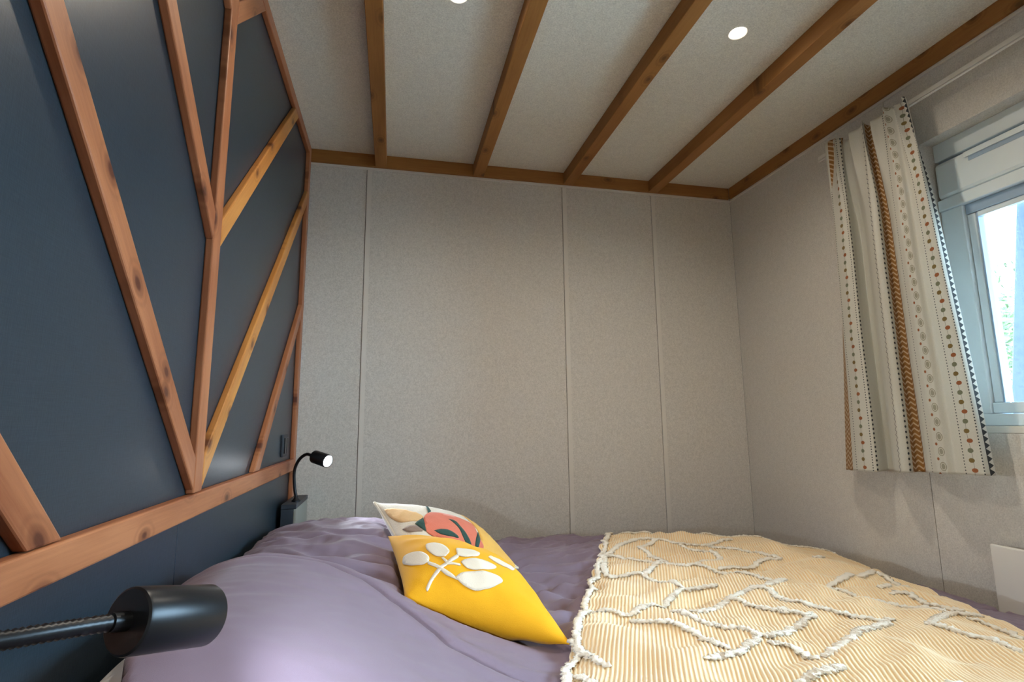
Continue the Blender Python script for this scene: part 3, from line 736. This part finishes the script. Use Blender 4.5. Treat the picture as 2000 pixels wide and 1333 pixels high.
def curtain_material():
    m, t, b = newmat('printed_curtain_cotton'); N = NT(t)
    uv = N.n('ShaderNodeUVMap'); sp = N.n('ShaderNodeSeparateXYZ'); t.links.new(uv.outputs[0], sp.inputs[0])
    U, V = sp.outputs[0], sp.outputs[1]
    base = N.mix(N.noise(N.obj(), 500.0, 2), (.60, .60, .54, 1), (.74, .74, .69, 1)); col = base
    def col_dot(s0, pitch, rx, ry, c, ph=0.0):
        nonlocal col
        vv = N.m('SUBTRACT', N.m('MODULO', N.m('ADD', V, 5.0*pitch+ph), pitch), pitch/2)
        a = N.m('DIVIDE', N.m('SUBTRACT', U, s0), rx); d = N.m('DIVIDE', vv, ry)
        r = N.m('ADD', N.m('MULTIPLY', a, a), N.m('MULTIPLY', d, d))
        col = N.mix(N.m('LESS_THAN', r, 1.0), col, c)
    def band(s0, hw, c):
        nonlocal col
        col = N.mix(N.m('LESS_THAN', N.m('ABSOLUTE', N.m('SUBTRACT', U, s0)), hw), col, c)
    def herring(s0, hw):
        nonlocal col
        d = N.m('ABSOLUTE', N.m('SUBTRACT', U, s0)); inside = N.m('LESS_THAN', d, hw)
        q = N.m('FRACT', N.m('DIVIDE', N.m('ADD', V, N.m('MULTIPLY', N.m('PINGPONG', N.m('SUBTRACT', U, s0), hw*.5), .9)), .017))
        c = N.mix(N.m('LESS_THAN', q, .34), N.mix(N.noise(N.obj(), 40.0, 2), (.24, .12, .05, 1), (.38, .19, .05, 1)), (.62, .48, .32, 1))
        col = N.mix(inside, col, c)
    def tri(s0, pitch, w_, hgt, c, sgn=1):
        nonlocal col
        vv = N.m('SUBTRACT', N.m('MODULO', N.m('ADD', V, 5*pitch), pitch), pitch/2)
        a = N.m('DIVIDE', N.m('MULTIPLY', N.m('SUBTRACT', U, s0), sgn), w_)      # -1 .. 1 over the triangle
        lim = N.m('MULTIPLY', N.m('SUBTRACT', 1.0, a), hgt/2)
        k = N.m('MULTIPLY', N.m('LESS_THAN', N.m('ABSOLUTE', vv), lim), N.m('MULTIPLY', N.m('GREATER_THAN', a, -1.0), N.m('LESS_THAN', a, 1.0)))
        col = N.mix(k, col, c)
    def line(s0, amp, freq, w_, c, zig=False):
        nonlocal col
        if zig: off = N.m('SUBTRACT', N.m('PINGPONG', V, freq), freq/2); off = N.m('MULTIPLY', off, amp/freq*2)
        else: off = N.m('MULTIPLY', N.m('SINE', N.m('MULTIPLY', V, freq)), amp)
        col = N.mix(N.m('LESS_THAN', N.m('ABSOLUTE', N.m('SUBTRACT', N.m('SUBTRACT', U, s0), off)), w_), col, c)
    DK = (.05, .06, .07, 1); GB = (.22, .16, .06, 1); RB = (.33, .12, .05, 1); GR = (.20, .22, .15, 1)
    def leaves(s0):
        line(s0, .0022, 38.0, .0006, (.30, .30, .26, 1))
        col_dot(s0-.0020, .084, .0078, .0066, GB, .000); col_dot(s0+.0022, .084, .0078, .0062, RB, .028); col_dot(s0-.0006, .084, .0075, .0068, GR, .056)
    herring(.028, .034); herring(.427, .023)
    for s0 in (.091, .160, .506, .626, .677): col_dot(s0, .0088, .0019, .0021, DK)
    leaves(.130); leaves(.652)
    col_dot(.176, .0150, .0042, .0040, DK)
    line(.356, .0058, .0085, .0020, (.08, .08, .09, 1), True)
    col_dot(.391, .0170, .0042, .0042, DK)
    line(.449, .0012, 90.0, .0011, DK)
    # diamonds and dots between the two dotted rows
    col_dot(.547, .044, .0045, .0045, RB, .022)
    col_dot(.562, .044, .0120, .0135, (.34, .33, .26, 1)); col_dot(.562, .044, .0095, .0110, (.66, .65, .58, 1)); col_dot(.562, .044, .0070, .0085, (.36, .35, .28, 1))
    tri(.6955, .0185, .0068, .0105, DK, 1)
    t.links.new(col, b.inputs['Base Color']); b.inputs['Roughness'].default_value = .85; b.inputs['Specular IOR Level'].default_value = .2
    b.inputs['Sheen Weight'].default_value = .15
    N.bump(N.noise(N.obj(), 700.0, 1), .3, .001, b)
    # thin cotton lets a little daylight through
    tl = N.n('ShaderNodeBsdfTranslucent'); t.links.new(col, tl.inputs[0]); mx = N.n('ShaderNodeMixShader'); mx.inputs[0].default_value = .18
    out = [n for n in t.nodes if n.type == 'OUTPUT_MATERIAL'][0]
    t.links.new(b.outputs[0], mx.inputs[1]); t.links.new(tl.outputs[0], mx.inputs[2]); t.links.new(mx.outputs[0], out.inputs[0])
    return m
M['curtain'] = curtain_material()
cu = mesh_obj('curtain', vs, fs, M['curtain'], None, True, uvs); cu.location = (1.61, 1.42, 1.45)
md = cu.modifiers.new('thickness', 'SOLIDIFY'); md.thickness = .0012
tag(cu, 'short gathered curtain printed with dotted and ochre stripes beside the window', 'curtain')
rail = empty("curtain_rail", (1.642, .9, 2.053)); tag(rail, 'slim white curtain rail above the window', 'rail')
box('track', (1.637, .12, 2.046), (1.648, 1.68, 2.061), M['whitemetal'], rail, .002)
box('track_lip', (1.636, .12, 2.039), (1.644, 1.68, 2.0425), M['whitemetal'], rail, .001)
for y in (.30, .98 - .2, 1.66):
    box('bracket', (1.6485, y-.012, 2.048), (1.6895, y+.012, 2.052), M['whitemetal'], rail, .0008, 1)
    box('bracket', (1.6868, y-.012, 2.0525), (1.6895, y+.012, 2.075), M['whitemetal'], rail, .0008, 1)

# ================================================================== HEATER
ht = empty('panel_heater', (1.655, .93, .30)); tag(ht, 'flat white panel heater on the wall under the window', 'heater')
HY = 1.233
box('front_plate', (1.640, .62, .29), (1.650, HY, .673), M['whitemetal'], ht, .004, 3)
box('casing', (1.6505, .635, .30), (1.676, HY-.012, .668), M['whitemetal'], ht, .003)
for y in (.72, 1.10): box('wall_bracket', (1.6765, y-.02, .34), (1.6895, y+.02, .62), M['whitemetal'], ht, .001, 1)

# ================================================================== OUTSIDE
ground = struct(box('ground', (1.80, -12, -.56), (30, 30, -.50), M['terrace']))
post = bar('leaning_post', (1.95, 1.523, -.42), (1.95, 1.094, 2.30), .10, .04, M['bluepost'], (-1, 0, 0), None, .004)
tag(post, 'slate blue post leaning outside the window pane', 'post')
def tree(x, y, h, r, label, seed):
    rnd = random.Random(seed); t = empty('tree', (x, y, -.5)); tag(t, label, 'tree', 'trees outside the window')
    tube('trunk', spline([(x, y, -.5), (x+.05, y+.03, h*.3), (x-.03, y+.05, h*.75)], 8), .09, M['bark'], t, 10)
    for k in range(6):
        a = k*1.05; z0 = h*(.25+.07*k)
        tube('branch', spline([(x, y, z0), (x+.5*r*math.cos(a), y+.5*r*math.sin(a), z0+.35), (x+.8*r*math.cos(a), y+.8*r*math.sin(a), z0+.55)], 5), .03, M['bark'], t, 6)
    vs = []; fs = []
    for k in range(5200):
        d = Vector((rnd.gauss(0, 1), rnd.gauss(0, 1), rnd.gauss(0, 1))).normalized()*r*rnd.uniform(.35, 1.0)**.6
        c = Vector((0, 0, h*.62+.5)) + Vector((d.x, d.y, d.z*.95*(h/(2.6*r))))
        c += d*.25*noise.noise(d*1.8+Vector((seed, 0, 0)))
        a = Vector((rnd.uniform(-1, 1), rnd.uniform(-1, 1), rnd.uniform(-.6, .6))).normalized(); b = a.orthogonal().normalized(); L = rnd.uniform(.05, .085)
        i = len(vs); vs += [c-a*L, c+b*L*.4, c+a*L, c-b*L*.4]; fs.append((i, i+1, i+2, i+3))
    o = mesh_obj('foliage', vs, fs, M['leafgreen'], t); o['kind'] = 'stuff'
tree(6.6, 5.6, 3.6, 1.15, 'leafy green tree further left through the window pane', 3)
tree(11.0, 6.6, 3.6, 1.1, 'leafy green tree nearer the slate blue post through the window pane', 9)
